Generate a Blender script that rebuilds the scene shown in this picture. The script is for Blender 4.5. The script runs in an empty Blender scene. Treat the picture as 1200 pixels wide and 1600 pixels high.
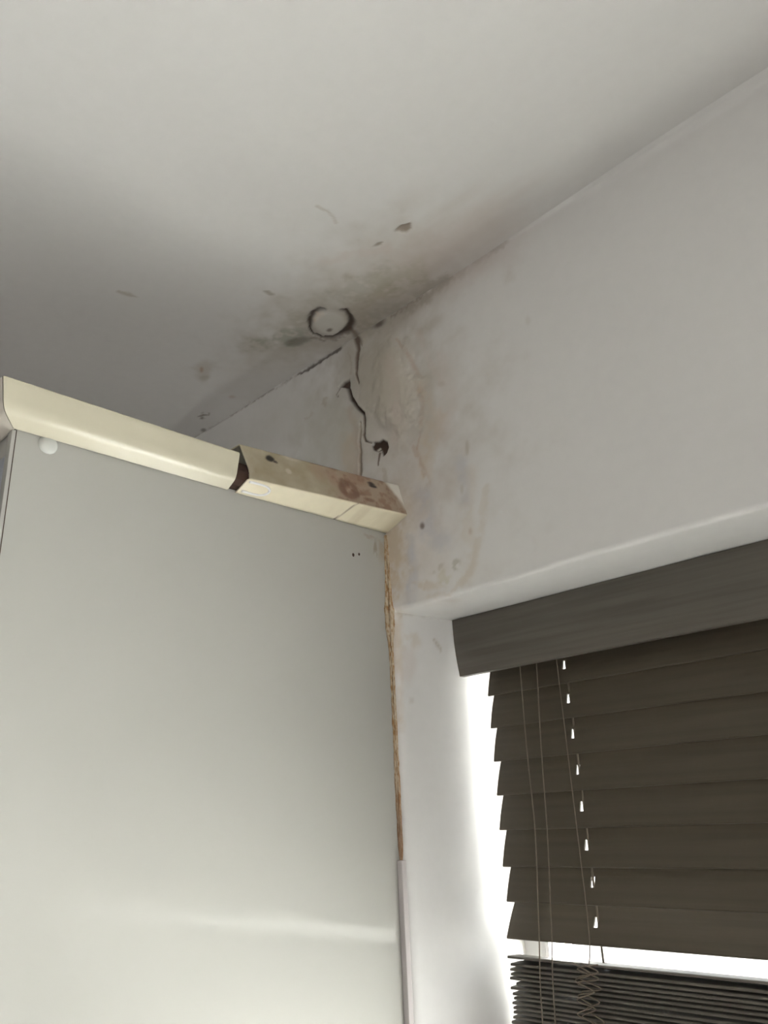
import bpy, bmesh, math, random
import numpy as np
from mathutils import Vector, Matrix

# ------------------------------------------------------------------ camera
# world: X to the right along the window wall, Y into that wall (its face is Y=0), Z up, metres.
# X=0 is the face of the white partition panel that runs out from the window wall.
CX, CY = 600.0, 800.0
vp1 = np.array([-734.0, 1340.0]); vpz = np.array([449.0, -2434.0])   # vanishing points of -X and +Z
a_, c_ = vp1 - (CX, CY), vpz - (CX, CY)
FPX = math.sqrt(-(a_ @ c_))
A_ = np.array([a_[0], -a_[1], -FPX]); C_ = np.array([c_[0], -c_[1], -FPX])
RX = -A_ / np.linalg.norm(A_); RZ = C_ / np.linalg.norm(C_); RY = np.cross(RZ, RX)
ROT = np.array([RX, RY, RZ])
CAM = np.array([0.7824, -0.8, 1.6])
H = 2.364            # ceiling
def ray(u, v): return ROT @ np.array([u - CX, -(v - CY), -FPX])
def on_y(u, v, y=0.0): r = ray(u, v); return CAM + r * (y - CAM[1]) / r[1]
def on_x(u, v, x=0.0): r = ray(u, v); return CAM + r * (x - CAM[0]) / r[0]
def on_z(u, v, z=H): r = ray(u, v); return CAM + r * (z - CAM[2]) / r[2]

sc = bpy.context.scene
col = sc.collection
cam_d = bpy.data.cameras.new('camera'); cam = bpy.data.objects.new('camera', cam_d); col.objects.link(cam)
cam_d.sensor_fit = 'VERTICAL'; cam_d.sensor_height = 36.0; cam_d.sensor_width = 27.0
cam_d.lens = FPX * 36.0 / 1600.0
cam_d.clip_start = 0.02
M = Matrix(ROT.tolist()).to_4x4(); M.translation = Vector(CAM.tolist()); cam.matrix_world = M
sc.camera = cam

# ------------------------------------------------------------------ light and exposure
sc.view_settings.view_transform = 'Standard'; sc.view_settings.look = 'None'
sc.view_settings.exposure = 0.9; sc.view_settings.gamma = 1.0; sc.view_settings.use_curve_mapping = False
w = bpy.data.worlds.new('daylight'); sc.world = w; w.use_nodes = True
nt = w.node_tree; nt.nodes.clear()
out = nt.nodes.new('ShaderNodeOutputWorld'); bg = nt.nodes.new('ShaderNodeBackground')
tc = nt.nodes.new('ShaderNodeTexCoord'); sx = nt.nodes.new('ShaderNodeSeparateXYZ')
ramp = nt.nodes.new('ShaderNodeValToRGB'); mr = nt.nodes.new('ShaderNodeMapRange')
mr.inputs[1].default_value = -1; mr.inputs[2].default_value = 1
nt.links.new(tc.outputs['Generated'], sx.inputs[0]); nt.links.new(sx.outputs['Z'], mr.inputs[0])
nt.links.new(mr.outputs[0], ramp.inputs[0]); nt.links.new(ramp.outputs[0], bg.inputs[0]); nt.links.new(bg.outputs[0], out.inputs[0])
e = ramp.color_ramp.elements                                # plain hazy sky, pale ground below the horizon
e[0].position = 0.47; e[0].color = (0.80, 0.78, 0.74, 1)
e[1].position = 1.0; e[1].color = (0.70, 0.80, 1.0, 1)
x = e.new(0.52); x.color = (1.0, 1.0, 1.0, 1)
bg.inputs[1].default_value = 1.6
SILL, HEAD = 0.62, 1.873
WX0, WX1 = 0.030, 1.50
def area(name, loc, rot, sx_, sy_, power, color=(1, 1, 1), portal=False):
    l = bpy.data.lights.new(name, 'AREA'); l.shape = 'RECTANGLE'; l.size = sx_; l.size_y = sy_; l.energy = power; l.color = color
    l.cycles.is_portal = portal
    o = bpy.data.objects.new(name, l); o.location = loc; o.rotation_euler = rot; col.objects.link(o); return o
area('window_portal', ((WX0 + WX1) / 2, 0.29, (SILL + HEAD) / 2), (-math.pi / 2, 0, 0), WX1 - WX0, HEAD - SILL, 1, portal=True)
sl = bpy.data.lights.new('sun', 'SUN'); sl.energy = 115.0; sl.angle = math.radians(2.0); sl.color = (1.0, 0.985, 0.96)
sun = bpy.data.objects.new('sun', sl); col.objects.link(sun); sun.location = (1.5, 3, 4)
sun.rotation_euler = Vector((-0.76, -0.13, -0.63)).to_track_quat('-Z', 'Y').to_euler()
# added fill lamp beside the right wall behind the camera; no window there
area('side_fill_light', (1.70, -1.35, 1.35), (0, math.pi / 2, 0), 1.1, 0.9, 7.5, (1.0, 0.97, 0.93))

# ------------------------------------------------------------------ helpers
rng = np.random.RandomState(4)
LAT = rng.rand(256, 256)
def vnoise(x, y):
    xi = np.floor(x).astype(int); yi = np.floor(y).astype(int); fx = x - xi; fy = y - yi
    fx = fx * fx * (3 - 2 * fx); fy = fy * fy * (3 - 2 * fy)
    g = lambda i, j: LAT[i % 256, j % 256]
    return (g(xi, yi) * (1 - fx) + g(xi + 1, yi) * fx) * (1 - fy) + (g(xi, yi + 1) * (1 - fx) + g(xi + 1, yi + 1) * fx) * fy
def fbm(x, y, f=1.0, o=4):
    s = 0; a = 0.5; t = 0
    for k in range(o): s = s + a * vnoise(x * f + 17.3 * k, y * f + 5.1 * k); t += a; a *= 0.5; f *= 2.03
    return s / t
def smooth(a, b, x): t = np.clip((x - a) / (b - a), 0, 1); return t * t * (3 - 2 * t)
def lin(r, g, b):
    f = lambda c: c / 12.92 if c <= 0.04045 else ((c + 0.055) / 1.055) ** 2.4
    return np.array([f(r / 255), f(g / 255), f(b / 255)])

def link(name, me, mat=None, parent=None, kind=None, label=None, cat=None, group=None):
    o = bpy.data.objects.new(name, me); col.objects.link(o)
    if mat is not None and me is not None and not me.materials: me.materials.append(mat)
    if parent is not None: o.parent = parent
    if kind: o['kind'] = kind
    if label: o['label'] = label
    if cat: o['category'] = cat
    if group: o['group'] = group
    return o
def mesh(name, vs, fs, smooth_=False):
    me = bpy.data.meshes.new(name); me.from_pydata([tuple(map(float, v)) for v in vs], [], fs); me.update()
    if smooth_: me.polygons.foreach_set('use_smooth', [True] * len(me.polygons))
    return me
def grid_mesh(name, P, keep=None, colors=None, flip=False):
    n, m = P.shape[:2]
    idx = np.arange(n * m).reshape(n, m)
    q = np.stack([idx[:-1, :-1], idx[1:, :-1], idx[1:, 1:], idx[:-1, 1:]], -1)
    if flip: q = q[..., ::-1]
    q = q.reshape(-1, 4) if keep is None else q[keep]
    me = bpy.data.meshes.new(name)
    me.vertices.add(n * m); me.vertices.foreach_set('co', P.reshape(-1).astype(np.float32))
    me.loops.add(q.size); me.loops.foreach_set('vertex_index', q.reshape(-1).astype(np.int32))
    me.polygons.add(len(q)); me.polygons.foreach_set('loop_start', (np.arange(len(q)) * 4).astype(np.int32))
    me.polygons.foreach_set('use_smooth', np.ones(len(q), bool))
    me.update(calc_edges=True); me.validate()
    if colors is not None:
        at = me.color_attributes.new('paint', 'FLOAT_COLOR', 'POINT')
        c = np.ones((n * m, 4), np.float32); c[:, :3] = colors.reshape(-1, 3)
        at.data.foreach_set('color', c.reshape(-1))
    return me
def box_bm(bm, x0, x1, y0, y1, z0, z1, bevel=0.0):
    r = bmesh.ops.create_cube(bm, size=1.0)
    for v in r['verts']: v.co = Vector((x0 + (v.co.x + .5) * (x1 - x0), y0 + (v.co.y + .5) * (y1 - y0), z0 + (v.co.z + .5) * (z1 - z0)))
    if bevel:
        es = list({e for v in r['verts'] for e in v.link_edges})
        bmesh.ops.bevel(bm, geom=es, offset=bevel, segments=2, affect='EDGES', profile=0.7)
def box(name, x0, x1, y0, y1, z0, z1, bevel=0.0):
    bm = bmesh.new(); box_bm(bm, x0, x1, y0, y1, z0, z1, bevel); me = bpy.data.meshes.new(name); bm.to_mesh(me); bm.free(); return me
def tube(name, pts, r, n=6, closed=False):
    pts = [Vector(p) for p in pts]; vs = []; fs = []; N = len(pts); up = Vector((0.31, 0.87, 0.37)).normalized()
    for i, p in enumerate(pts):
        a = pts[i - 1] if (i or closed) else p; b = pts[(i + 1) % N] if (i < N - 1 or closed) else p
        t = (b - a).normalized(); u = t.cross(up)
        if u.length < 1e-4: u = t.cross(Vector((1, 0, 0)))
        u.normalize(); v = t.cross(u)
        for k in range(n): an = 2 * math.pi * k / n; vs.append(p + (u * math.cos(an) + v * math.sin(an)) * r)
    for i in range(N if closed else N - 1):
        for k in range(n): j = (i + 1) % N; fs.append((i * n + k, i * n + (k + 1) % n, j * n + (k + 1) % n, j * n + k))
    if not closed: fs += [tuple(range(n))[::-1], tuple((N - 1) * n + k for k in range(n))]
    return mesh(name, vs, fs, True)
def catmull(pts, k=8):
    P = [Vector(p) for p in pts]; P = [2 * P[0] - P[1]] + P + [2 * P[-1] - P[-2]]; o = []
    for i in range(1, len(P) - 2):
        for s in range(k):
            t = s / k; a, b, c, d = P[i - 1:i + 3]
            o.append(0.5 * (2 * b + (c - a) * t + (2 * a - 5 * b + 4 * c - d) * t * t + (3 * b - a - 3 * c + d) * t ** 3))
    return o + [P[-2]]

# ------------------------------------------------------------------ materials
def new_mat(name):
    m = bpy.data.materials.new(name); m.use_nodes = True; n = m.node_tree
    return m, n, n.nodes['Principled BSDF']
def simple(name, c, rough=0.6, spec=0.5, noise=0.0, scale=40.0, bump=0.0, stretch=(1, 1, 1), attr=False, coat=0.0):
    m, n, b = new_mat(name); b.inputs['Roughness'].default_value = rough; b.inputs['Specular IOR Level'].default_value = spec
    b.inputs['Coat Weight'].default_value = coat; b.inputs['Coat Roughness'].default_value = 0.12
    tcn = n.nodes.new('ShaderNodeTexCoord'); mp = n.nodes.new('ShaderNodeMapping'); mp.inputs['Scale'].default_value = stretch
    nz = n.nodes.new('ShaderNodeTexNoise'); nz.inputs['Scale'].default_value = scale; nz.inputs['Detail'].default_value = 5
    n.links.new(tcn.outputs['Object'], mp.inputs[0]); n.links.new(mp.outputs[0], nz.inputs[0])
    r = n.nodes.new('ShaderNodeMapRange'); r.inputs[1].default_value = .3; r.inputs[2].default_value = .7; r.inputs[3].default_value = 1 - noise; r.inputs[4].default_value = 1 + noise
    n.links.new(nz.outputs[0], r.inputs[0])
    mx = n.nodes.new('ShaderNodeVectorMath'); mx.operation = 'SCALE'; n.links.new(r.outputs[0], mx.inputs['Scale'])
    if attr:
        at = n.nodes.new('ShaderNodeAttribute'); at.attribute_name = 'paint'; n.links.new(at.outputs['Color'], mx.inputs[0])
    else: mx.inputs[0].default_value = tuple(c)[:3]
    n.links.new(mx.outputs[0], b.inputs['Base Color'])
    if bump:
        bp = n.nodes.new('ShaderNodeBump'); bp.inputs['Strength'].default_value = bump; bp.inputs['Distance'].default_value = 0.004
        n.links.new(nz.outputs[0], bp.inputs['Height']); n.links.new(bp.outputs[0], b.inputs['Normal'])
    return m
PAINT = np.array([0.69, 0.682, 0.664])
m_wall = simple('painted_plaster', PAINT, 0.62, 0.35, 0.012, 60, 0.05, attr=True)
m_white = simple('white_paint', PAINT, 0.6, 0.3, 0.01, 30, 0.03)
m_floor = simple('pale_floor', (0.48, 0.465, 0.44), 0.5, 0.4, 0.08, 6)
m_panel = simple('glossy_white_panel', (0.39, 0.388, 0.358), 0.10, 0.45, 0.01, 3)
m_cream = simple('cream_plastic', (0.50, 0.47, 0.365), 0.28, 0.5, 0.02, 30)
m_grime = simple('stained_cream_plastic', (0.5, 0.45, 0.35), 0.38, 0.45, 0.03, 60, attr=True)
m_dark = simple('dark_cavity', (0.05, 0.028, 0.02), 0.8, 0.2, 0.3, 60)
m_wood = simple('grey_brown_slat', (0.067, 0.055, 0.038), 0.5, 0.3, 0.12, 14, 0.03, stretch=(0.35, 9, 9))
m_val = simple('grey_brown_valance', (0.105, 0.094, 0.078), 0.5, 0.35, 0.16, 14, 0.05, stretch=(0.35, 4, 9))
m_cord = simple('taupe_cord', (0.16, 0.13, 0.10), 0.8, 0.2, 0.1, 200)
m_pcord = simple('pale_cord', (0.15, 0.125, 0.095), 0.8, 0.2, 0.1, 200)
m_metal = simple('dark_metal', (0.08, 0.075, 0.07), 0.4)
m_upvc = simple('white_frame', (0.78, 0.78, 0.77), 0.3)
m_strip = simple('grey_edge_strip', (0.50, 0.47, 0.46), 0.35)
m_blue = simple('blue_grey_laminate', (0.30, 0.32, 0.36), 0.4)
m_bead = simple('stained_sealant', (0.4, 0.3, 0.18), 0.7, 0.3, 0.05, 200, attr=True)
m_cap = simple('white_plastic', (0.50, 0.51, 0.48), 0.25)
m_glass = bpy.data.materials.new('window_glass'); m_glass.use_nodes = True
g = m_glass.node_tree; g.nodes.clear(); go = g.nodes.new('ShaderNodeOutputMaterial'); gm = g.nodes.new('ShaderNodeMixShader')
gt = g.nodes.new('ShaderNodeBsdfTransparent'); gg = g.nodes.new('ShaderNodeBsdfGlossy'); gg.inputs['Roughness'].default_value = 0.02
fr = g.nodes.new('ShaderNodeFresnel'); fr.inputs[0].default_value = 1.45; gt.inputs[0].default_value = (0.95, 0.97, 0.96, 1)
g.links.new(fr.outputs[0], gm.inputs[0]); g.links.new(gt.outputs[0], gm.inputs[1]); g.links.new(gg.outputs[0], gm.inputs[2]); g.links.new(gm.outputs[0], go.inputs[0])

# ------------------------------------------------------------------ stains: real marks with their own shape, kept on the surface they sit on
class Marks:
    """Paints marks on a plane. a, b are the plane's two axes; marks are given at points read off the photograph and laid out in metres on the plane."""
    def __init__(s, a, b, pick, seed):
        s.a, s.b, s.pick = a, b, pick
        s.n1 = fbm(a + seed, b, 60, 4) - .5; s.n2 = fbm(a, b + seed, 22, 4) - .5; s.n3 = fbm(a + 3, b + seed, 160, 3) - .5
        s.c = np.zeros(a.shape + (3,)) + PAINT; s.h = np.zeros(a.shape)
    def jac(s, u, v):
        p = s.pick(u, v); px = s.pick(u + 1, v); py = s.pick(u, v + 1)
        J = np.array([[px[0] - p[0], py[0] - p[0]], [px[1] - p[1], py[1] - p[1]]]); return p, np.linalg.inv(J)
    def local(s, u, v):
        p, J = s.jac(u, v); da, db = s.a - p[0], s.b - p[1]
        return J[0, 0] * da + J[0, 1] * db, J[1, 0] * da + J[1, 1] * db
    def put(s, m, color, k): s.c[:] = s.c + (np.asarray(color) - s.c) * (m * k)[..., None]
    def blob(s, u, v, ru, rv, color, k, rot=0, soft=0.6, rough=0.35, depth=0.0, tex=0.0):
        x, y = s.local(u, v); t = math.radians(rot); x, y = x * math.cos(t) + y * math.sin(t), -x * math.sin(t) + y * math.cos(t)
        d = np.sqrt((x / ru) ** 2 + (y / rv) ** 2) * (1 + rough * 2 * s.n2) + rough * s.n1
        m = 1 - smooth(1 - soft, 1 + soft * .6, d)
        if tex: m = m * np.clip(1 + tex * 5 * s.n1 + tex * 3 * s.n3, 0, 1.6)
        s.put(np.clip(m, 0, 1), color, k); s.h += depth * m
    def line(s, pts, wd, color, k, soft=0.6, wob=1.0, depth=0.0, tex=0.0):
        mu, mv = np.mean([p[0] for p in pts]), np.mean([p[1] for p in pts])
        p0, J = s.jac(mu, mv); x, y = s.local(mu, mv)
        q = []
        for p in pts:
            w_ = s.pick(p[0], p[1]); da, db = w_[0] - p0[0], w_[1] - p0[1]
            q.append((J[0, 0] * da + J[0, 1] * db, J[1, 0] * da + J[1, 1] * db))
        x = x + wob * 9 * s.n1 + wob * 4 * s.n3; y = y + wob * 9 * s.n3
        wds = wd if isinstance(wd, (list, tuple)) else [wd] * len(pts)
        best = np.full(x.shape, 9.0)
        for i in range(len(q) - 1):
            (ax, ay), (bx, by) = q[i], q[i + 1]; L = (bx - ax) ** 2 + (by - ay) ** 2 + 1e-9
            t = np.clip(((x - ax) * (bx - ax) + (y - ay) * (by - ay)) / L, 0, 1)
            d = np.hypot(x - ax - t * (bx - ax), y - ay - t * (by - ay)) / ((wds[i] + (wds[i + 1] - wds[i]) * t) / 2)
            best = np.minimum(best, d)
        m = 1 - smooth(1 - soft, 1 + soft, best)
        if tex: m = m * np.clip(1 + tex * 6 * s.n1, 0, 1.5)
        s.put(np.clip(m, 0, 1), color, k); s.h += depth * m
    def poly(s, pts, color, k, soft=1.5, wob=0.6, depth=0.0):
        mu, mv = np.mean([p[0] for p in pts]), np.mean([p[1] for p in pts])
        p0, J = s.jac(mu, mv); x, y = s.local(mu, mv); x = x + wob * 6 * s.n1; y = y + wob * 6 * s.n3
        q = []
        for p in pts:
            w_ = s.pick(p[0], p[1]); da, db = w_[0] - p0[0], w_[1] - p0[1]
            q.append((J[0, 0] * da + J[0, 1] * db, J[1, 0] * da + J[1, 1] * db))
        inside = np.zeros(x.shape, bool); dist = np.full(x.shape, 1e9)
        for i in range(len(q)):
            (ax, ay), (bx, by) = q[i], q[(i + 1) % len(q)]
            cr = ((ay > y) != (by > y)) & (x < (bx - ax) * (y - ay) / (by - ay + 1e-12) + ax); inside ^= cr
            L = (bx - ax) ** 2 + (by - ay) ** 2 + 1e-9; t = np.clip(((x - ax) * (bx - ax) + (y - ay) * (by - ay)) / L, 0, 1)
            dist = np.minimum(dist, np.hypot(x - ax - t * (bx - ax), y - ay - t * (by - ay)))
        sd = np.where(inside, -dist, dist); m = 1 - smooth(-soft, soft, sd)
        s.put(m, color, k); s.h += depth * m

TAUPE = (0.40, 0.35, 0.28); OLIVE = (0.36, 0.34, 0.27); BROWN = (0.10, 0.055, 0.035); DKBR = (0.042, 0.022, 0.014)
TAN = (0.52, 0.42, 0.30); PINK = (0.56, 0.47, 0.42); GREEN = (0.30, 0.31, 0.25); RUST = (0.36, 0.20, 0.11); FILL = (0.72, 0.72, 0.70); BLUE = (0.44, 0.45, 0.50)

# ------------------------------------------------------------------ window wall (Y=0) with the recess
def lines(*segs):
    o = []
    for a, b, st in segs: n = max(1, int(round((b - a) / st))); o += list(np.linspace(a, b, n, endpoint=False))
    return np.array(o + [segs[-1][1]])
XL, XR, YB = -1.15, 1.75, -2.6
XR0 = 0.010
xs = lines((XL, -0.42, 0.05), (-0.42, -.14, 0.0026), (-.14, XR0, 0.0014), (XR0, 0.12, 0.0014), (.12, 0.30, 0.0026), (0.30, WX1, 0.03), (WX1, XR, 0.1))
jx = int(np.argmin(abs(xs - XR0))); jx1 = int(np.argmin(abs(xs - WX1)))
zs = lines((HEAD + 0.006, H, 0.0015), (H, H + .012, .004))
zs = zs[::-1]
arc = [(0.006 * (1 - math.cos(t)), HEAD + 0.006 * (1 - math.sin(t))) for t in np.linspace(0, math.pi / 2, 5)][1:]
soff = [(y_, HEAD) for y_ in lines((0.012, 0.20, 0.008))]
rows = [(0.0, z_) for z_ in zs] + arc + soff
U, V = np.meshgrid(np.arange(len(rows)), np.arange(len(xs)), indexing='ij')
RY_ = np.array([r[0] for r in rows]); RZ_ = np.array([r[1] for r in rows])
Xg = np.broadcast_to(xs, U.shape).copy(); Yg = RY_[U]; Zg = RZ_[U]
s_along = np.where(Yg > 0, HEAD - Yg, Zg)
mk = Marks(Xg, s_along, lambda u, v: on_y(u, v)[[0, 2]], 1.7)
def wall_marks(k):
    # broad discolouring round the leak
    k.blob(600, 640, 115, 175, TAUPE, .54, soft=.95, rough=.5)
    k.blob(585, 580, 75, 95, OLIVE, .52, soft=.9, rough=.5)
    k.blob(640, 470, 110, 40, TAUPE, .34, rot=-33, soft=.9, rough=.5)
    k.blob(745, 410, 90, 26, PINK, .4, rot=-33, soft=.9)
    k.blob(640, 850, 80, 120, PINK, .30, soft=.9, rough=.5)
    k.blob(520, 690, 60, 75, (0.46, 0.46, 0.40), .5, soft=.7, rough=.3)
    k.blob(440, 660, 110, 40, (0.50, 0.49, 0.44), .35, rot=-32, soft=.8)
    k.blob(618, 600, 30, 75, (0.58, 0.54, 0.46), .45, soft=.6, depth=-.006)
    k.line([(592, 540), (600, 580), (606, 640)], 5, OLIVE, .3, soft=1, tex=.6)
    k.line([(575, 640), (600, 650), (618, 640)], 4, OLIVE, .35, soft=1, tex=.5)
    k.line([(655, 520), (668, 560), (690, 600)], 10, PINK, .3, soft=1, tex=.5)
    k.blob(600, 590, 46, 70, (0.5, 0.45, 0.37), .2, soft=.5, depth=-.004)
    # tide lines and drips
    k.line([(622, 532), (640, 556), (655, 590), (660, 640), (652, 700)], [4, 5, 7, 6, 3], RUST, .32, soft=.9, tex=.5)
    k.line([(612, 560), (622, 600), (626, 650), (615, 690)], 14, PINK, .35, soft=1, tex=.4)
    k.line([(660, 600), (672, 640), (664, 690), (655, 740)], 16, TAN, .32, soft=1, tex=.6)
    k.line([(690, 650), (672, 700), (662, 760), (640, 800)], 16, TAN, .34, soft=1, tex=.7)
    k.line([(648, 700), (662, 735), (668, 752)], 7, RUST, .3, soft=1, tex=.8)
    k.line([(690, 560), (705, 620), (690, 680)], 20, PINK, .25, soft=1, tex=.5)
    k.line([(546, 690), (548, 720), (552, 745)], 22, TAN, .45, soft=1, tex=.4)
    k.line([(545, 640), (556, 670), (560, 700), (561, 745)], 9, RUST, .22, soft=1)
    k.line([(735, 740), (728, 800), (735, 860), (728, 905)], 22, TAN, .22, soft=1, tex=.9)
    k.line([(762, 760), (752, 830), (738, 890), (700, 930), (660, 935)], 9, TAN, .24, soft=1, tex=.8)
    k.line([(640, 840), (645, 900), (640, 940)], 14, BLUE, .55, soft=1, tex=.4)
    k.line([(660, 770), (668, 830), (690, 845)], 26, BLUE, .42, soft=1, tex=.5)
    k.line([(720, 720), (725, 780)], 18, BLUE, .35, soft=1, tex=.5)
    k.blob(618, 870, 18, 90, TAN, .75, soft=.8, rough=.7, tex=.5)
    k.blob(625, 800, 26, 55, (.5, .44, .36), .5, soft=.8, rough=.6, tex=.5)
    k.blob(712, 882, 10, 16, OLIVE, .5, rough=1, tex=1.2)
    k.blob(660, 822, 4, 6, BROWN, .75, rough=.6); k.blob(684, 888, 14, 4, TAUPE, .4, rot=-40, tex=.8)
    k.blob(665, 915, 26, 9, TAN, .4, rough=.8, tex=1); k.blob(700, 905, 18, 14, (.5, .46, .3), .35, rough=.9, tex=1)
    k.blob(730, 700, 3, 11, TAUPE, .5, rough=.4); k.blob(722, 765, 3, 8, TAUPE, .35)
    k.blob(735, 830, 4, 8, RUST, .3, rough=.9); k.blob(690, 600, 7, 5, TAUPE, .25); k.blob(825, 500, 5, 8, TAUPE, .2)
    # joint with the ceiling: dark mould along the line
    k.line([(562, 524), (590, 506), (625, 484), (660, 462), (700, 432)], [8, 30, 30, 26, 10], (.26, .22, .16), .42, soft=1, tex=.7)
    k.blob(590, 507, 14, 6, DKBR, .8, rot=-32, soft=.7, rough=.6)
    k.line([(610, 494), (640, 475), (660, 462)], [3, 4, 2], BROWN, .3, soft=1)
    k.line([(640, 472), (690, 440), (730, 414), (790, 378)], [30, 24, 16, 8], (.34, .29, .24), .35, soft=1, tex=.6)
    k.line([(530, 545), (515, 554), (498, 566), (478, 579), (465, 586)], [6, 4, 5, 4, 2], DKBR, .8, soft=.8, wob=.5, depth=.0015)
    k.line([(465, 586), (440, 600), (412, 617), (370, 643), (320, 673)], [3, 5, 3, 3, 4], BROWN, .5, soft=.9, wob=.5, tex=.6)
    k.line([(450, 575), (420, 600), (380, 625)], 10, TAUPE, .2, soft=1, tex=.5)
    # the crack down the plaster
    k.line([(549, 518), (556, 530), (559, 545), (557, 565), (556, 585), (561, 600)], [5, 9, 6, 5, 4, 2], BROWN, .85, soft=.7, wob=.35, depth=.003)
    k.line([(554, 520), (562, 532), (566, 540)], [3, 6, 2], (.14, .1, .07), .6, soft=.9, wob=.4)
    k.line([(545, 552), (549, 568), (548, 585)], 3, TAUPE, .5, soft=.9)
    k.poly([(529, 604), (536, 596), (545, 592), (546, 606), (551, 621), (559, 634), (570, 645), (570, 655), (566, 648), (554, 636), (546, 624), (540, 606)], DKBR, .95, soft=1.2, wob=.35, depth=.007)
    k.line([(526, 618), (531, 606), (540, 597)], [2, 3, 4], BROWN, .6, soft=.8)
    k.line([(569, 652), (569, 668), (567, 680), (570, 689), (580, 692)], [4, 3, 3, 3, 2], BROWN, .85, soft=.7, wob=.3, depth=.003)
    k.line([(512, 622), (506, 632)], 5, TAUPE, .5, soft=.9); k.line([(490, 645), (480, 655)], 4, TAUPE, .3)
    # old vertical edge below the crack
    k.line([(563, 660), (562, 700), (562, 745)], [2, 3, 5], (.16, .12, .08), .7, soft=.8, wob=.3, depth=.003)
    k.line([(600, 735), (603, 752)], 7, TAUPE, .5)
    # broken hole with a loose flake and a run below it
    k.poly([(580, 696), (583, 691), (592, 690), (598, 686), (604, 690), (606, 698), (603, 708), (598, 713), (595, 704), (590, 706), (583, 704)], DKBR, 1, soft=1.0, wob=.25, depth=.003)
    k.poly([(581, 691), (584, 692), (582, 696), (579, 695)], FILL, .5, soft=1, wob=.2)
    k.poly([(586, 703), (592, 699), (594, 701), (589, 705)], (.55, .52, .45), .8, soft=.9, wob=.2)
    k.line([(593, 708), (592, 718), (591, 727)], [4, 3, 2], BROWN, .85, soft=.7, wob=.3)
    k.line([(576, 690), (570, 705), (575, 720)], 8, (.6, .56, .5), .4, soft=1)
wall_marks(mk)
# plaster unevenness: left of the old edge the face is set back a little; the patch around the crack bulges
xe = on_y(562, 720)[0]
step = (1 - smooth(xe - .003, xe + .002, Xg)) * smooth(H - .24, H - .30, Zg)
h = mk.h + step * 0.004 + 0.0035 * (fbm(Xg, s_along, 9, 3) - .5) * smooth(.5, .1, abs(Xg + .05)) + 0.0008 * (fbm(Xg + 9, s_along, 70, 3) - .5) * smooth(.45, .05, abs(Xg + .03))
P = np.stack([Xg, Yg, Zg], -1)
on_face = (Yg <= 0.0001)
P[..., 1] += np.where(on_face, h, 0)
# the joint with the ceiling is filled and rounded
rr = 0.0005 + 0.012 * smooth(0.15, 0.6, Xg)
dz = np.clip(Zg - (H - rr), 0, None)
P[..., 1] -= np.where(on_face, rr - np.sqrt(np.clip(rr ** 2 - dz ** 2, 0, None)), 0)
P[..., 2] += np.where(~on_face, 0.0025 * (fbm(Xg, Yg, 14, 3) - .5), 0)
nr, ncx = U.shape
keep = np.ones((nr - 1, ncx - 1), bool)
keep[len(zs) - 1:, :jx] = False; keep[len(zs) - 1:, jx1:] = False
wall = link('wall_back', grid_mesh('wall_back', P, keep, mk.c, flip=True), m_wall, kind='structure', label='white plaster window wall with cracked and stained patch')

# wall left of the recess (mostly behind the partition), below the head line
def plain_grid(name, corners, n, m):
    a, b, c, d = [np.array(v, float) for v in corners]
    s, t = np.meshgrid(np.linspace(0, 1, n), np.linspace(0, 1, m), indexing='ij'); s = s[..., None]; t = t[..., None]
    P = (a * (1 - s) + b * s) * (1 - t) + (d * (1 - s) + c * s) * t
    return P
zlow = HEAD + .006
vs = []; fs = []
def quad(a, b, c, d): i = len(vs); vs.extend([a, b, c, d]); fs.append((i, i + 1, i + 2, i + 3))
quad((XL, 0, 0), (-.001, 0, 0), (-.001, 0, zlow), (XL, 0, zlow))
quad((WX1, 0, 0), (XR, 0, 0), (XR, 0, zlow), (WX1, 0, zlow))
quad((-.001, 0, 0), (WX1, 0, 0), (WX1, 0, SILL), (-.001, 0, SILL))
quad((WX1, 0, SILL), (WX1, .30, SILL), (WX1, .30, HEAD), (WX1, 0, HEAD))
quad((-.001, 0, SILL), (WX1, 0, SILL), (WX1, .30, SILL), (-.001, .30, SILL))
quad((0.02, .19, HEAD), (WX1, .19, HEAD), (WX1, .30, HEAD), (0.02, .30, HEAD))
for f in list(fs): pass
lower = link('lower_wall', mesh('lower_wall', vs, fs), m_white, wall)

# left reveal of the recess: a dense sheet so that its marks can sit on it
ts = lines((0.0, 0.30, 0.004)); zr = lines((SILL, 1.60, 0.02), (1.60, HEAD + .0075, 0.004))
prof = []
for y_ in ts: prof.append((XR0 + y_ * 0.10, y_))
arcr = [(XR0 - .007 + .007 * math.sin(t) + .0, .007 * (1 - math.cos(t)) - .0) for t in np.linspace(0, math.pi / 2, 5)][:-1]
prof = [(-.001, 0.0003)] + arcr + [(XR0 + y_ * 0.10, y_) for y_ in ts if y_ > .007]
TP = np.array(prof)
Z2, I2 = np.meshgrid(zr, np.arange(len(TP)), indexing='ij')
Pr = np.stack([TP[I2, 0], TP[I2, 1], Z2], -1)
mr_ = Marks(Pr[..., 1], Pr[..., 2], lambda u, v: on_x(u, v, XR0 + .004)[[1, 2]], 5.2)
mr_.line([(614, 958), (640, 958), (672, 963), (706, 968)], 4, TAUPE, .3, soft=1, tex=.6)
mr_.line([(676, 1000), (683, 1010), (687, 1018)], [3, 5, 2], TAUPE, .6, soft=.8)
mr_.blob(640, 1000, 16, 14, TAN, .35, rough=.8, tex=.8); mr_.blob(640, 1040, 12, 30, PINK, .3, rough=.8); mr_.blob(655, 955, 5, 3, BROWN, .5)
mr_.line([(622, 960), (624, 1010), (627, 1080), (630, 1140)], [16, 12, 10, 6], TAN, .5, soft=1, tex=.5)
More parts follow.
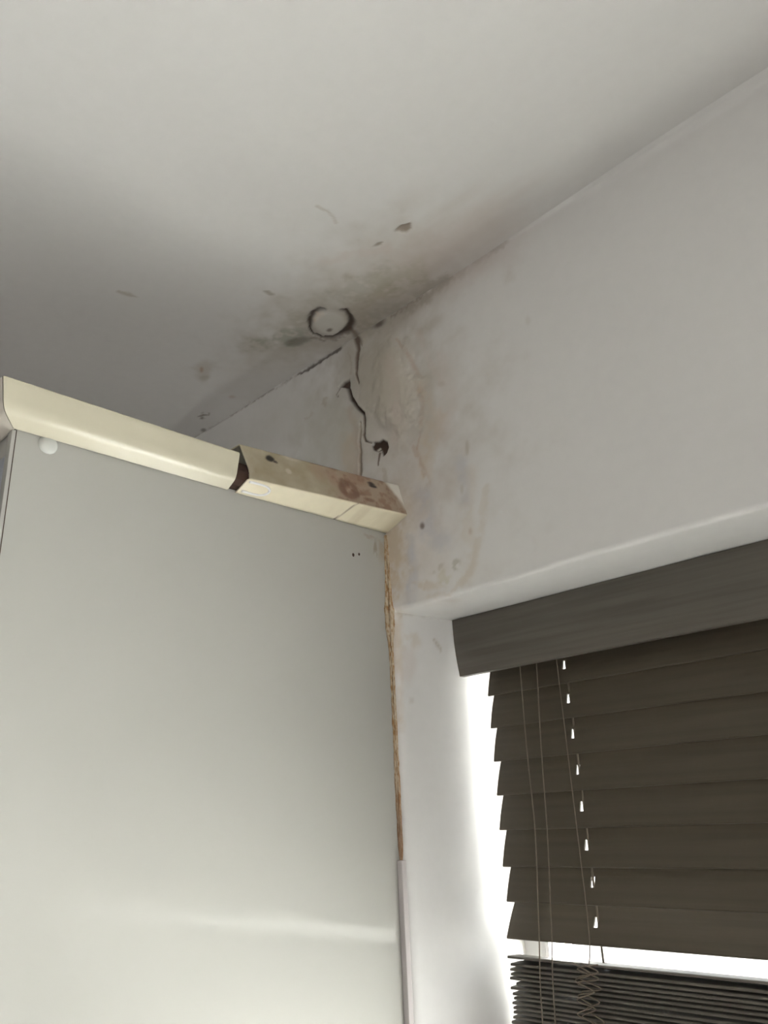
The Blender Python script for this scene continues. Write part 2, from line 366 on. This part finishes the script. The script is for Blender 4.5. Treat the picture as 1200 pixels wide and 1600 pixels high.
mr_.blob(644, 1095, 5, 6, TAUPE, .3)
Pr[..., 0] += 0.0022 * (fbm(Pr[..., 1], Pr[..., 2], 12, 3) - .5) * smooth(0, .02, Pr[..., 1])
link('window_reveal', grid_mesh('window_reveal', Pr, None, mr_.c), m_wall, wall)

# ------------------------------------------------------------------ ceiling
xc = lines((XL - .1, -.62, .06), (-.62, .22, .0026), (.22, XR + .1, .06)); yc = lines((YB - .1, -.62, .08), (-.62, -.20, .004), (-.20, 0.0, .0022), (0.0, .32, .08))
Yc, Xc = np.meshgrid(yc, xc, indexing='ij')
mc = Marks(Xc, Yc, lambda u, v: on_z(u, v)[[0, 1]], 8.8)
def ceiling_marks(k):
    k.blob(570, 460, 195, 78, TAUPE, .42, rot=-25, soft=.95, rough=.5)
    k.blob(520, 505, 110, 42, OLIVE, .42, rot=-15, soft=.9, rough=.6)
    k.blob(700, 390, 130, 45, PINK, .42, rot=-30, soft=.9, rough=.4)
    k.blob(430, 560, 110, 50, TAUPE, .22, rot=-30, soft=.9, rough=.5)
    k.blob(450, 522, 42, 12, GREEN, .6, rot=-12, rough=1, tex=.8); k.blob(468, 532, 18, 6, (.14, .14, .1), .6, rot=-10, rough=.8)
    k.blob(560, 455, 60, 20, GREEN, .3, rot=-25, rough=1, tex=.9); k.blob(590, 462, 26, 10, TAUPE, .5, rot=-20, rough=.9, tex=.8)
    k.blob(620, 440, 50, 18, (.42, .40, .30), .4, rot=-30, rough=.8, tex=.6); k.blob(470, 500, 25, 14, OLIVE, .45, rough=.9, tex=.9)
    k.blob(555, 490, 26, 40, TAUPE, .4, rough=.8, tex=.5)
    # spots where the paint has come away
    k.poly([(616, 362), (626, 352), (641, 348), (643, 357), (636, 363)], (.26, .21, .16), .85, soft=1.3, wob=.4, depth=.002)
    k.poly([(582, 386), (590, 379), (599, 378), (595, 383)], (.24, .2, .15), .75, soft=1.3, wob=.4, depth=.0015)
    k.poly([(411, 455), (420, 453), (430, 460), (422, 462)], (.3, .26, .2), .6, soft=1.5, wob=.5)
    k.line([(184, 456), (200, 460), (214, 464)], [3, 5, 2], TAUPE, .55, soft=.9, wob=.5)
    k.line([(495, 322), (510, 328), (522, 338), (526, 348)], [4, 3, 3, 5], TAUPE, .45, soft=1, wob=.5)
    k.line([(648, 325), (665, 318)], 8, PINK, .35, soft=1)
    k.line([(500, 408), (560, 398), (605, 388)], 14, PINK, .3, soft=1, tex=.6)
    k.blob(318, 580, 14, 20, TAUPE, .4, rough=.5); k.blob(315, 578, 3, 5, RUST, .6); k.blob(320, 590, 9, 5, OLIVE, .4)
    k.blob(362, 620, 6, 3, RUST, .3); k.line([(309, 652), (318, 649), (328, 647)], [3, 5, 2], (.16, .13, .1), .7, soft=.9)
    k.blob(318, 672, 4, 3, DKBR, .6); k.blob(400, 540, 30, 10, OLIVE, .25, rough=.8, tex=.8)
    # broken ring around the filler plug
    k.line([(507, 486), (498, 486), (489, 493), (483, 503), (484, 514)], [5, 10, 10, 8, 3], DKBR, .9, soft=.7, wob=.5, depth=.005)
    k.line([(505, 490), (496, 494), (490, 502)], [3, 6, 3], (.5, .38, .28), .8, soft=.7, wob=.4)
    k.line([(533, 484), (541, 486), (547, 496), (549, 506), (543, 516), (532, 522), (520, 527), (505, 527), (490, 522), (484, 514)], [4, 5, 8, 13, 11, 6, 5, 3, 3, 3], DKBR, .9, soft=.7, wob=.5, depth=.005)
    k.line([(484, 527), (500, 530), (525, 530), (545, 520)], 3, BROWN, .45, soft=1)
    k.blob(515, 504, 27, 20, (.66, .65, .6), .75, soft=.25, rough=.25, depth=-.002)
    k.blob(515, 514, 5, 3, BROWN, .7, rot=-15, rough=.6)
    k.line([(548, 516), (556, 522), (560, 530)], [5, 8, 6], BROWN, .7, soft=.9, wob=.4)
    # dark line against the wall
    k.line([(556, 526), (590, 506), (640, 474), (700, 436)], [10, 40, 34, 10], (.26, .23, .17), .40, soft=1, tex=.6)
    k.line([(300, 690), (400, 628), (470, 588), (530, 548), (553, 530)], 5, TAUPE, .35, soft=1, tex=.6)
ceiling_marks(mc)
Pc = np.stack([Xc, Yc, H - 0.0 + mc.h + 0.0012 * (fbm(Xc, Yc, 12, 3) - .5)], -1)
Pc[..., 2] = np.maximum(Pc[..., 2], H - .004)
ceiling = link('ceiling', grid_mesh('ceiling', Pc, None, mc.c), m_wall, kind='structure', label='white flat ceiling with water stains and a mouldy filled hole')

# ------------------------------------------------------------------ rest of the room shell (never seen, closes the room)
link('floor', box('floor', XL, XR, YB, 0, -.08, 0), m_floor, kind='structure')
link('wall_right', box('wall_right', XR, XR + .08, YB, 0, 0, H), m_white, kind='structure')
link('wall_rear', box('wall_rear', XL, XR, YB - .08, YB, 0, H), m_white, kind='structure')
link('wall_far_left', box('wall_far_left', XL - .08, XL, YB, 0, 0, H), m_white, kind='structure')

# sunlit pale terrace outside the window
link('terrace', box('terrace', -25, 30, .31, 40, -.25, -.05), simple('pale_paving', (0.57, 0.57, 0.56), 0.8, 0.3, 0.08, 3), kind='structure')
link('light_block_wall', box('light_block_wall', -8, 12, 2.7, 2.9, -.06, 2.3), simple('light_block_render', (0.5, 0.49, 0.47), 0.8, 0.3, 0.08, 5), kind='structure')  # added wall that blocks low sideways daylight from the window
# ------------------------------------------------------------------ window
wf = bmesh.new(); fy0, fy1 = .205, .262
for (a, b, c, d) in ((WX0 - .005, WX1, SILL, SILL + .055), (WX0 - .005, WX1, HEAD - .055, HEAD), (WX0 - .005, WX0 + .04, SILL + .055, HEAD - .055), (WX1 - .05, WX1, SILL + .055, HEAD - .055)):
    box_bm(wf, a, b, fy0, fy1, c, d, .006)
me = bpy.data.meshes.new('window_frame'); wf.to_mesh(me); wf.free()
win = link('window_1', me, m_upvc, kind='structure', label='white framed window behind the blind')
link('pane', mesh('pane', [(WX0 + .04, .235, SILL + .055), (WX1 - .05, .235, SILL + .055), (WX1 - .05, .235, HEAD - .055), (WX0 + .04, .235, HEAD - .055)], [(0, 1, 2, 3)]), m_glass, win)

# ------------------------------------------------------------------ partition panel (X=0 face)
YE = -0.5404; PT = 0.09; ZC = 1.9935
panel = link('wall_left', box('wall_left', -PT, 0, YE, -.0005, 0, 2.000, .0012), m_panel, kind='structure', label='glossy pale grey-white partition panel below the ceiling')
panel['label'] = 'glossy pale grey-white partition panel standing out from the window wall'
# end of the partition: pale edge strip and a set-back blue-grey face
link('edge_strip', box('edge_strip', -.011, 0.0006, YE - .004, YE + .0, 0, 1.991, .0008), m_panel, panel, label='pale vertical strip on the free end of the panel')
link('end_face', box('end_face', -PT, -.011, YE - .0015, YE, 0, 1.968), m_blue, panel, label='blue-grey end face')
link('seam', box('seam', -.0002, .0007, YE - .0002, YE + .0006, 0, 1.991), m_dark, panel, label='thin dark seam beside the end strip')
# screw cover cap
p = on_x(75, 695, 0)
bm = bmesh.new(); bmesh.ops.create_uvsphere(bm, u_segments=20, v_segments=10, radius=.0105)
bmesh.ops.delete(bm, geom=[v for v in bm.verts if v.co.z < -.001], context='VERTS')
for v in bm.verts: v.co = Vector((v.co.z * .5, v.co.x, v.co.y))
me = bpy.data.meshes.new('screw_cap'); bm.to_mesh(me); bm.free(); me.polygons.foreach_set('use_smooth', [True] * len(me.polygons))
o = link('screw_cap', me, m_cap, panel, label='round white domed screw cap'); o.location = (0, p[1], p[2])
for (u, v, r) in ((552, 867, .0024), (561, 866, .0019)):
    p = on_x(u, v, 0)
    bm = bmesh.new(); bmesh.ops.create_cone(bm, segments=10, radius1=r, radius2=r * .6, depth=.0012, cap_ends=True)
    for q in bm.verts: q.co = Vector((q.co.z, q.co.x, q.co.y * 1.3))
    me = bpy.data.meshes.new('nail_hole'); bm.to_mesh(me); bm.free()
    o = link('nail_hole', me, m_dark, panel); o.location = (0.0003, p[1], p[2])

ys_ = np.linspace(-.05, -.004, 60); zs_ = np.linspace(1.88, 1.988, 120)
Zp, Yp = np.meshgrid(zs_, ys_, indexing='ij')
mp_ = Marks(Yp, Zp, lambda u, v: on_x(u, v, 0)[[1, 2]], 3.3); BASE = np.array([.39, .388, .358]); mp_.c[:] = BASE
mp_.blob(586, 858, 4, 16, (.22, .19, .13), .55, rough=1, tex=1.2); mp_.blob(598, 850, 8, 30, (.33, .28, .20), .6, soft=.9, rough=.6, tex=.5)
mp_.line([(560, 832), (590, 842)], 5, (.3, .25, .18), .4, soft=1, tex=.6)
fade = (smooth(-.05, -.042, Yp) * smooth(1.88, 1.89, Zp))[..., None]; mp_.c[:] = BASE + (mp_.c - BASE) * fade
link('stained_patch', grid_mesh('stained_patch', np.stack([Yp * 0 + .0003, Yp, Zp], -1), None, mp_.c), simple('stained_panel_face', BASE, .10, .45, .01, 3, attr=True), panel, label='faint tan stain on the panel below the capping')
# grey edge trim in the corner between panel and window recess, and the ragged stained sealant above it
link('corner_strip', box('corner_strip', 0.0002, 0.0088, -.0085, .0, 0, 1.548, .0015), m_strip, panel, label='grey strip in the corner below the sealant')
zb = np.linspace(on_x(622, 1362)[2], on_x(605, 838)[2], 420); nb = 11
ph = np.linspace(-.15, math.pi / 2 + .15, nb)
Zb, Pb = np.meshgrid(zb, ph, indexing='ij')
f_ = (Zb - zb[0]) / (zb[-1] - zb[0])
wid = .0016 + .0020 * (fbm(Zb, Zb * 0 + 3.1, 22, 3) - .2) * 1.6 + .0026 * np.exp(-((f_ - .73) / .09) ** 2)
wid = wid * smooth(-.02, .10, f_) + .0008
rad = wid * (1 + .35 * (fbm(Zb, Pb, 160, 3) - .5))
th = abs((Pb - (.80 + .35 * (fbm(Zb, Zb * 0 + 9, 30, 3) - .5))) / .10)
crk = (1 - smooth(.5, 1.2, th))
rad = rad * (1 - .42 * crk * smooth(.05, .2, f_))
Xb = 0.0004 + rad * np.sin(Pb) * 1.15; Yb = -.0005 - rad * np.cos(Pb) * 1.5
Xb = np.maximum(Xb, 0.0)
n_ = fbm(Zb, Pb * .02, 260, 4)[..., None]; n2_ = fbm(Zb + 5, Pb * .03, 150, 4)[..., None]
cb = np.array([.40, .31, .19]) * (1 - n_) + np.array([.56, .49, .38]) * n_
cb = cb + (np.array([.30, .17, .07]) - cb) * np.clip((n2_ - .46) * 6, 0, 1)
lo = (1 - smooth(.05, .38, f_))[..., None]; cb = cb + (np.array([.19, .10, .055]) - cb) * lo * .75
cb = cb + (np.array([.10, .055, .025]) - cb) * (crk * np.clip(.45 + 1.6 * (fbm(Zb, Zb * 0, 60, 3) - .35), 0, 1))[..., None]
ed = (1 - smooth(.0, .25, Pb + .15))[..., None]; cb = cb + (np.array([.16, .085, .035]) - cb) * ed * .8
link('sealant_bead', grid_mesh('sealant_bead', np.stack([Xb, Yb, Zb], -1), None, cb, flip=True), m_bead, panel, label='brown-stained ragged bead of old sealant')

# ------------------------------------------------------------------ cream capping on the partition
def loft(name, secs, cap0=True, cap1=True, closed=True):
    vs = []; fs = []; n = len(secs[0])
    for s in secs: vs += list(s)
    for i in range(len(secs) - 1):
        for k in range(n if closed else n - 1): fs.append((i * n + k, (i + 1) * n + k, (i + 1) * n + (k + 1) % n, i * n + (k + 1) % n))
    if cap0: fs.append(tuple(range(n)))
    if cap1: fs.append(tuple((len(secs) - 1) * n + k for k in range(n))[::-1])
    me = mesh(name, vs, fs)
    bm = bmesh.new(); bm.from_mesh(me); bmesh.ops.recalc_face_normals(bm, faces=bm.faces); bm.to_mesh(me); bm.free()
    return me
def smooth_poly(pts, k=4):
    return [(v.x, v.y) for v in catmull([(a, b, 0) for a, b in pts], k)]
# outer outline of the left length, bottom lip -> front -> top -> back; (offset outwards, z)
outl = [(.0015, 1.9915), (.004, 1.9905)] + smooth_poly([(.012, 1.9945), (.0195, 1.9990), (.0235, 2.0065), (.0255, 2.0160), (.0285, 2.0295)], 5) + [(.0285, 2.0320), (.0265, 2.0338), (0, 2.036), (-.08, 2.036), (-PT - .012, 2.034)]
def shell(o_, t):
    P = [Vector((a, b)) for a, b in o_]; inn = []
    for i, p in enumerate(P):
        d = (P[min(i + 1, len(P) - 1)] - P[max(i - 1, 0)]).normalized(); n = Vector((-d.y, d.x)); inn.append(p + n * t)
    return [tuple(p) for p in P] + [tuple(p) for p in inn[::-1]]
secL = shell(outl, .0022)
yL = on_x(355, 763, .003)[1]; yR = on_x(366, 770, .003)[1]
def along(sec, y): return [(a, y, b) for a, b in sec]
def mitre(sec): return [(a, YE - max(a, -.0) if a > 0 else YE - a * 0.0, b) for a, b in sec]
# running length + mitred corner (the two lengths meet on the 45 degree plane)
mit = [(a, YE - a, b) for a, b in secL]
mit = [(a, y if a > -.02 else YE + .02, b) for a, y, b in mit]
end = [(a + .004 * 0, yL - .004 * ((b - 1.99) / .045), b) for a, b in secL]
end = [(a, yL + (.004 if b < 2.0 else 0), b) for a, b in secL]
mids = [along(secL, YE + (yL - YE) * t) for t in (.25, .5, .75)]
def flat_shade_by_angle(me, ang=30):
    bm = bmesh.new(); bm.from_mesh(me)
    for f in bm.faces: f.smooth = True
    for e_ in bm.edges: e_.smooth = (len(e_.link_faces) == 2 and e_.calc_face_angle(0) < math.radians(ang))
    bm.to_mesh(me); bm.free(); return me
capL = link('capping_strip', flat_shade_by_angle(loft('capping_strip', [mit] + mids + [along(secL, yL)])), m_cream, label='clean glossy cream capping strip along the left length of the panel top', cat='capping')
# the short return round the free end of the partition
ret0 = [(a - .0006, YE - a - .0006, b) for a, b in secL]; ret0 = [(a, y if a > -.02 else YE, b) for a, y, b in ret0]
ret1 = [(-PT, YE - a - .0006, b) for a, b in secL if True]
ret1 = [(-PT - .012, y if y < YE + .005 else YE + .004, b) for a, y, b in ret1]
secE = [(a, b) for a, b in secL]
link('end_return', flat_shade_by_angle(loft('end_return', [ret0, ret1])), simple('pale_cream_plastic', (.68, .63, .55), .3), capL, label='paler mitred return round the free end')

# the stained length that has come away at the wall end
def secR(t):
    f = t
    lo = np.array([(.0025, 1.9900), (.0245, 2.0030), (.0090, 2.0560)]); hi = np.array([(.0022, 1.9945), (.0460, 2.0108), (.0300, 2.0636)])
    a, b, c = lo * (1 - f) + hi * f
    fr_ = []
    fr_ += [a + (b - a) * s for s in (0, .12, .3, .5, .7, .88, .96)]
    e1 = (b - a) / np.linalg.norm(b - a); e2 = (c - b) / np.linalg.norm(c - b)
    fr_ += [b - e1 * .0008 + e2 * .0005, b + e2 * .002]
    fr_ += [b + (c - b) * s for s in np.linspace(.04, .98, 28)]
    fr_ += [c + np.array([-.002, .0008])]
    o_ = [tuple(v) for v in fr_] + [(-.04, c[1] + .001), (-PT - .004, c[1] - .004)]
    return o_
NS = 200
TT = np.linspace(0, 1, NS)
S_ = np.array([secR(t) for t in TT])                      # NS x n x 2
n_s = S_.shape[1]
yy = yR + (0.0015 - yR) * TT
Pg = np.stack([S_[..., 0], np.broadcast_to(yy[:, None], S_.shape[:2]), S_[..., 1]], -1)
# the broken left end is cut at a slant, and the far end is trimmed to the wall
cut = np.interp(np.arange(n_s), [0, 5, 8, 16, 36, n_s - 1], [.002, .006, .008, .010, .003, .003])
Pg[..., 1] += (cut * (1 - smooth(0, .10, TT))[:, None] * 1.0)
# per-vertex paint; s = position along, q = up the upper face
k_idx = np.arange(n_s); upper = np.clip((k_idx - 8) / 28.0, 0, 1)
TTg, Kg = np.meshgrid(TT, np.arange(n_s), indexing='ij'); Q = upper[Kg]
L_ = abs(yR); sl = TTg * L_; qh = Q * .055
is_up = Kg >= 8
cr = np.zeros(TTg.shape + (3,)) + np.array([.72, .66, .50])
fa = fbm(sl, qh + Kg * .0001, 55, 4); fb = fbm(sl + 2, qh, 130, 3)
upc = np.array([.36, .315, .225]) + (fa - .5)[..., None] * .14
right = smooth(.42, .62, TTg + .10 * (fa - .5))
upc = upc + (np.array([.33, .25, .185]) - upc) * (right * .8)[..., None]
upc = upc + (np.array([.20, .10, .06]) - upc) * (right * np.clip((fb - .5) * 5, 0, 1) * .6)[..., None]
def spot(t0, q0, rt, rq, colr, kk, soft=.5, ring=False):
    global upc
    d = np.sqrt(((TTg - t0) / rt) ** 2 + ((Q - q0) / rq) ** 2) + .6 * (fb - .5)
    m = (1 - smooth(1 - soft, 1 + soft, abs(d - 1) * 2.2)) if ring else 1 - smooth(1 - soft, 1 + soft, d)
    upc = upc + (np.array(colr) - upc) * (m * kk)[..., None]
spot(.165, .80, .026, .09, (.012, .008, .006), 1, .3); spot(.195, .72, .012, .04, (.02, .012, .01), .9, .3)
spot(.79, .82, .022, .05, (.02, .01, .008), 1, .4); spot(.80, .74, .026, .05, (.02, .01, .008), 1, .4)
spot(.62, .42, .045, .22, (.15, .07, .04), .75, .5, ring=True); spot(.65, .30, .03, .10, (.16, .08, .05), .6)
spot(.745, .22, .035, .06, (.15, .07, .04), .7); spot(.70, .36, .035, .05, (.16, .08, .05), .6)
spot(.26, .52, .016, .08, (.5, .45, .37), .8, .4); spot(.45, .8, .05, .3, (.30, .19, .13), .4); spot(.53, .75, .03, .3, (.27, .15, .1), .4)
spot(.3, 1.0, .05, .08, (.55, .5, .42), .6); spot(.9, .5, .04, .2, (.24, .16, .11), .4); spot(.70, .85, .06, .2, (.28, .16, .1), .4)
fil = smooth(.0, .04, TTg - (.985 - .10 * Q ** 1.3)); upc = upc + (np.array([.66, .64, .58]) - upc) * (fil * smooth(.05, .2, Q))[..., None]
upc = upc + (np.array([.10, .05, .035]) - upc) * (smooth(.994, 1, TTg))[..., None] * .7
cr = np.where(is_up[..., None], upc, cr)
lowm = Kg < 8
crack = (1 - smooth(.4, 1.1, abs(TTg - (.635 + .045 * (Kg / 7.0 - .5)) + .02 * (fb - .5)) / .008)) * lowm * np.clip(.55 + 2 * (fb - .4), 0, 1)
cr = cr + (np.array([.12, .06, .04]) - cr) * crack[..., None]
grim = lowm * smooth(.45, .7, TTg) * np.clip((fa - .42) * 3, 0, 1) * .35; cr = cr + (np.array([.45, .36, .24]) - cr) * grim[..., None]
lump = np.exp(-((TTg - .10) / .05) ** 4) * np.exp(-(((Kg - 3.5)) / 1.9) ** 4) * .0016
nrm = np.array([.35, 0, -.94]); Pg = Pg + lump[..., None] * nrm
bumpy = (.0006 * (fb - .5) * is_up)[..., None] * np.array([.95, 0, .3]); Pg = Pg + bumpy
capR = link('capping_strip', grid_mesh('capping_strip_stained', Pg, None, cr), m_grime, label='dirty taupe capping strip with brown stains, at the window wall end', cat='capping')
mod = capR.modifiers.new('thickness', 'SOLIDIFY'); mod.thickness = .002; mod.offset = -1
# white tube shaped as the highlight of a raised clip near the broken end
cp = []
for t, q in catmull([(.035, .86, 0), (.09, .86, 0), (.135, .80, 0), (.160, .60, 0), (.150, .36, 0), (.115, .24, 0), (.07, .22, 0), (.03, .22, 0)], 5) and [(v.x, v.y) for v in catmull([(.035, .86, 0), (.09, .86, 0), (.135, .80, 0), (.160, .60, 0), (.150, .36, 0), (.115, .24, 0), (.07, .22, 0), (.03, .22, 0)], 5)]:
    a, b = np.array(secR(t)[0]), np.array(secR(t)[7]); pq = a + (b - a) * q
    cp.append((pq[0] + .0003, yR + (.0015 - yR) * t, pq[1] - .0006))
link('clip_highlight', tube('clip_highlight', cp, .0018, 8), m_upvc, capR, label='curved white tube modelled for the highlight on a raised clip')
# torn dark core visible in the gap between the two lengths
core = [(a, b) for a, b in ((.0006, 1.9945), (.010, 1.9965), (.0175, 2.0020), (.0205, 2.0130), (.0080, 2.0300), (-.05, 2.0300), (-.08, 2.0))]
link('dark_core', loft('dark_core', [along(core, yL - .05), along(core, yR + .02)]), m_dark, capR, label='dark brown inside of the broken gap')

# ------------------------------------------------------------------ venetian blind
YV = 0.105; SX0, SX1 = 0.058, 1.465; YS = 0.147
blind = link('venetian_blind', None, label='dark grey-brown wooden slat blind hanging in the window recess', cat='blind')
blind.location = ((SX0 + SX1) / 2, YS, HEAD)
bx, by, bz = blind.location
def bpart(name, me, mat, **k):
    o = link(name, me, mat, blind, **k); o.matrix_parent_inverse = Matrix.Translation(blind.location).inverted(); return o
# valance board, slightly bowed face, mitred returns
vz0, vz1 = 1.7872, HEAD - .0008
vp = []
for t in np.linspace(0, 1, 9): vp.append((YV + .0045 * math.sin(math.pi * t) * -.6 + .0015, vz0 + (vz1 - vz0) * t))
sec = vp + [(YV + .011, vz1), (YV + .011, vz0 + .0)]
vx0, vx1 = .0262, 1.49
secs = [[(x_ + (.0065 * (1 - (b - vz0) / (vz1 - vz0)) if i == 0 else 0), a, b) for a, b in sec] for i, x_ in enumerate((vx0, vx1))]
val = bpart('valance', flat_shade_by_angle(loft('valance', secs)), m_val, label='grey-brown valance board')
bpart('headrail', box('headrail', SX0 - .005, SX1 + .005, YV + .016, YV + .070, HEAD - .047, HEAD - .002, .002), m_metal)

LADX = [on_y(898, 1240, .13)[0], .72, 1.26]
def slat_mesh(name, w_=.05, t=.0028, holes=True, left=0.0, seed=0):
    xsx = [SX0 + left]
    for lx in LADX: xsx += [lx - .0030, lx + .0030]
    xsx += [SX1]
    yw = [-w_ / 2, -w_ / 2 + .0012, -.0065, .0065, w_ / 2 - .0012, w_ / 2]
    crown = lambda y_: .0012 * (1 - (2 * y_ / w_) ** 2)
    vs = []; fs = []; id_ = {}
    def vid(i, j, top):
        kk = (i, j, top)
        if kk not in id_:
            yv = yw[j]; edge = j in (0, len(yw) - 1)
            zt = t / 2 * (0.55 if edge else 1)
            id_[kk] = len(vs); vs.append((xsx[i], yv, crown(yv) + (zt if top else -zt)))
        return id_[kk]
    nx, ny = len(xsx), len(yw)
    hole = {(i, 2) for i in range(1, nx - 1, 2)} if holes else set()
    for i in range(nx - 1):
        for j in range(ny - 1):
            if (i, j) in hole: continue
            fs.append((vid(i, j, 1), vid(i + 1, j, 1), vid(i + 1, j + 1, 1), vid(i, j + 1, 1)))
            fs.append((vid(i, j, 0), vid(i, j + 1, 0), vid(i + 1, j + 1, 0), vid(i + 1, j, 0)))
    for i, j in hole:
        ring = [(i, j), (i + 1, j), (i + 1, j + 1), (i, j + 1)]
        for k in range(4): a, b = ring[k], ring[(k + 1) % 4]; fs.append((vid(*a, 1), vid(*b, 1), vid(*b, 0), vid(*a, 0)))
    for i in range(nx - 1):
        fs.append((vid(i, 0, 0), vid(i + 1, 0, 0), vid(i + 1, 0, 1), vid(i, 0, 1)))
        fs.append((vid(i, ny - 1, 1), vid(i + 1, ny - 1, 1), vid(i + 1, ny - 1, 0), vid(i, ny - 1, 0)))
    for j in range(ny - 1):
        fs.append((vid(0, j, 0), vid(0, j, 1), vid(0, j + 1, 1), vid(0, j + 1, 0)))
        fs.append((vid(nx - 1, j, 1), vid(nx - 1, j, 0), vid(nx - 1, j + 1, 0), vid(nx - 1, j + 1, 1)))
    return mesh(name, [(x_ - SX0, y_, z_) for x_, y_, z_ in vs], fs)
sm_ = slat_mesh('slat', w_=.053)
bots = [1.8030, 1.7578, 1.7124, 1.6668, 1.6218, 1.5771, 1.5312, 1.4888, 1.4454]
rnd = random.Random(3)
def put_slat(me, x_, y_, z_, tilt, mat=None):
    o = bpart('slat', me, mat or m_wood)
    o.location = (x_, y_, z_); o.rotation_euler = (math.radians(tilt), 0, 0); return o
for i, zb_ in enumerate(bots):
    tilt = (72 if i < 4 else 69.5) if i < 8 else 58
    if i == 7: tilt = 67
    ty = math.radians(tilt)
    zc = zb_ + .0265 * math.sin(ty); yc_ = .137 + .0265 * math.cos(ty)
    if i == 8: yc_ -= .003
    put_slat(sm_, SX0 + rnd.uniform(-.0008, .0008) - (.002 if i == 8 else 0), yc_, zc, tilt)
# gathered slats resting on the bottom rail
stk_m = slat_mesh('gathered_slat', t=.0032)
z_ = 1.4225; gathered = []
for i in range(42):
    dx = rnd.uniform(-.003, .003) - min(max(0, i - 10), 12) * .0019 + (.007 if i in (5,) else 0)
    pit = .0052 + rnd.uniform(-.0003, .0003) + (.0012 if i in (0, 6, 14) else 0)
    o = put_slat(stk_m, SX0 + .004 + dx, YS + .003 + rnd.uniform(-.0012, .0012), z_, (-7 if i == 0 else rnd.uniform(-3.5, -1.5)), m_val); o.name = 'slat'  # lighter valance material imitates window flare over these slats
    gathered.append(z_); z_ -= pit
bpart('bottom_rail', box('bottom_rail', SX0, SX1, YS - .025, YS + .027, z_ - .017, z_ + .001, .003), m_wood)
ZB = z_
# ladder cords: front string, back string and rungs at each ladder
for lx in LADX:
    ptsf = [(lx - .006, .1335, 1.83)] + [(lx - .006, .1345 - (.0 if i < 8 else .003), zb_ - .001) for i, zb_ in enumerate(bots)] + [(lx - .004, .121, 1.425)]
    bpart('ladder_cord', tube('ladder_cord', catmull(ptsf, 3), .0007, 5), m_cord)
    for zb_ in bots[1:]:
        pass
    bpart('lift_cord', tube('lift_cord', [(lx + .0004, YS, 1.85), (lx + .0004, YS, ZB)], .0014, 6), m_pcord)
# slack loops of the ladder string in front of the gathered slats
rl = random.Random(11)
for side in (0, 1, 2):
    pts = []; zz = 1.428
    for k in range(16):
        x_ = LADX[0] - .010 + (.018 if (k + side) % 2 else -.012) * (.6 + .5 * rl.random()) + (side - 1) * .005
        pts.append((x_, .1165 + .004 * rl.random() - (.002 if k % 2 else 0), zz)); zz -= .0062 + .004 * rl.random()
    bpart('ladder_cord', tube('ladder_loop', catmull(pts, 5), .0009, 5), m_cord, label='slack ladder string bunched over the gathered slats')
# two pull cords hanging in front of the slats
for (u0, v0, u1, v1, u2, v2) in ((812, 1040, 836, 1300, 848, 1600), (838, 1034, 855, 1300, 868, 1600)):
    ys_ = (.125, .124, .116)
    pts = [on_y(u0, v0, ys_[0]), on_y((u0 + u1) / 2 - 1, (v0 + v1) / 2, ys_[0]), on_y(u1, v1, ys_[1]), on_y((u1 + u2) / 2, (v1 + v2) / 2, ys_[2]), on_y(u2, v2, ys_[2])]
    pts = [tuple(pts[0] + np.array([0, 0, .03]))] + [tuple(q) for q in pts] + [(pts[-1][0], ys_[2], 1.15)]
    bpart('pull_cord', tube('pull_cord', catmull(pts, 5), .0008, 6), m_pcord, label='thin pale pull cord hanging in front of the slats')
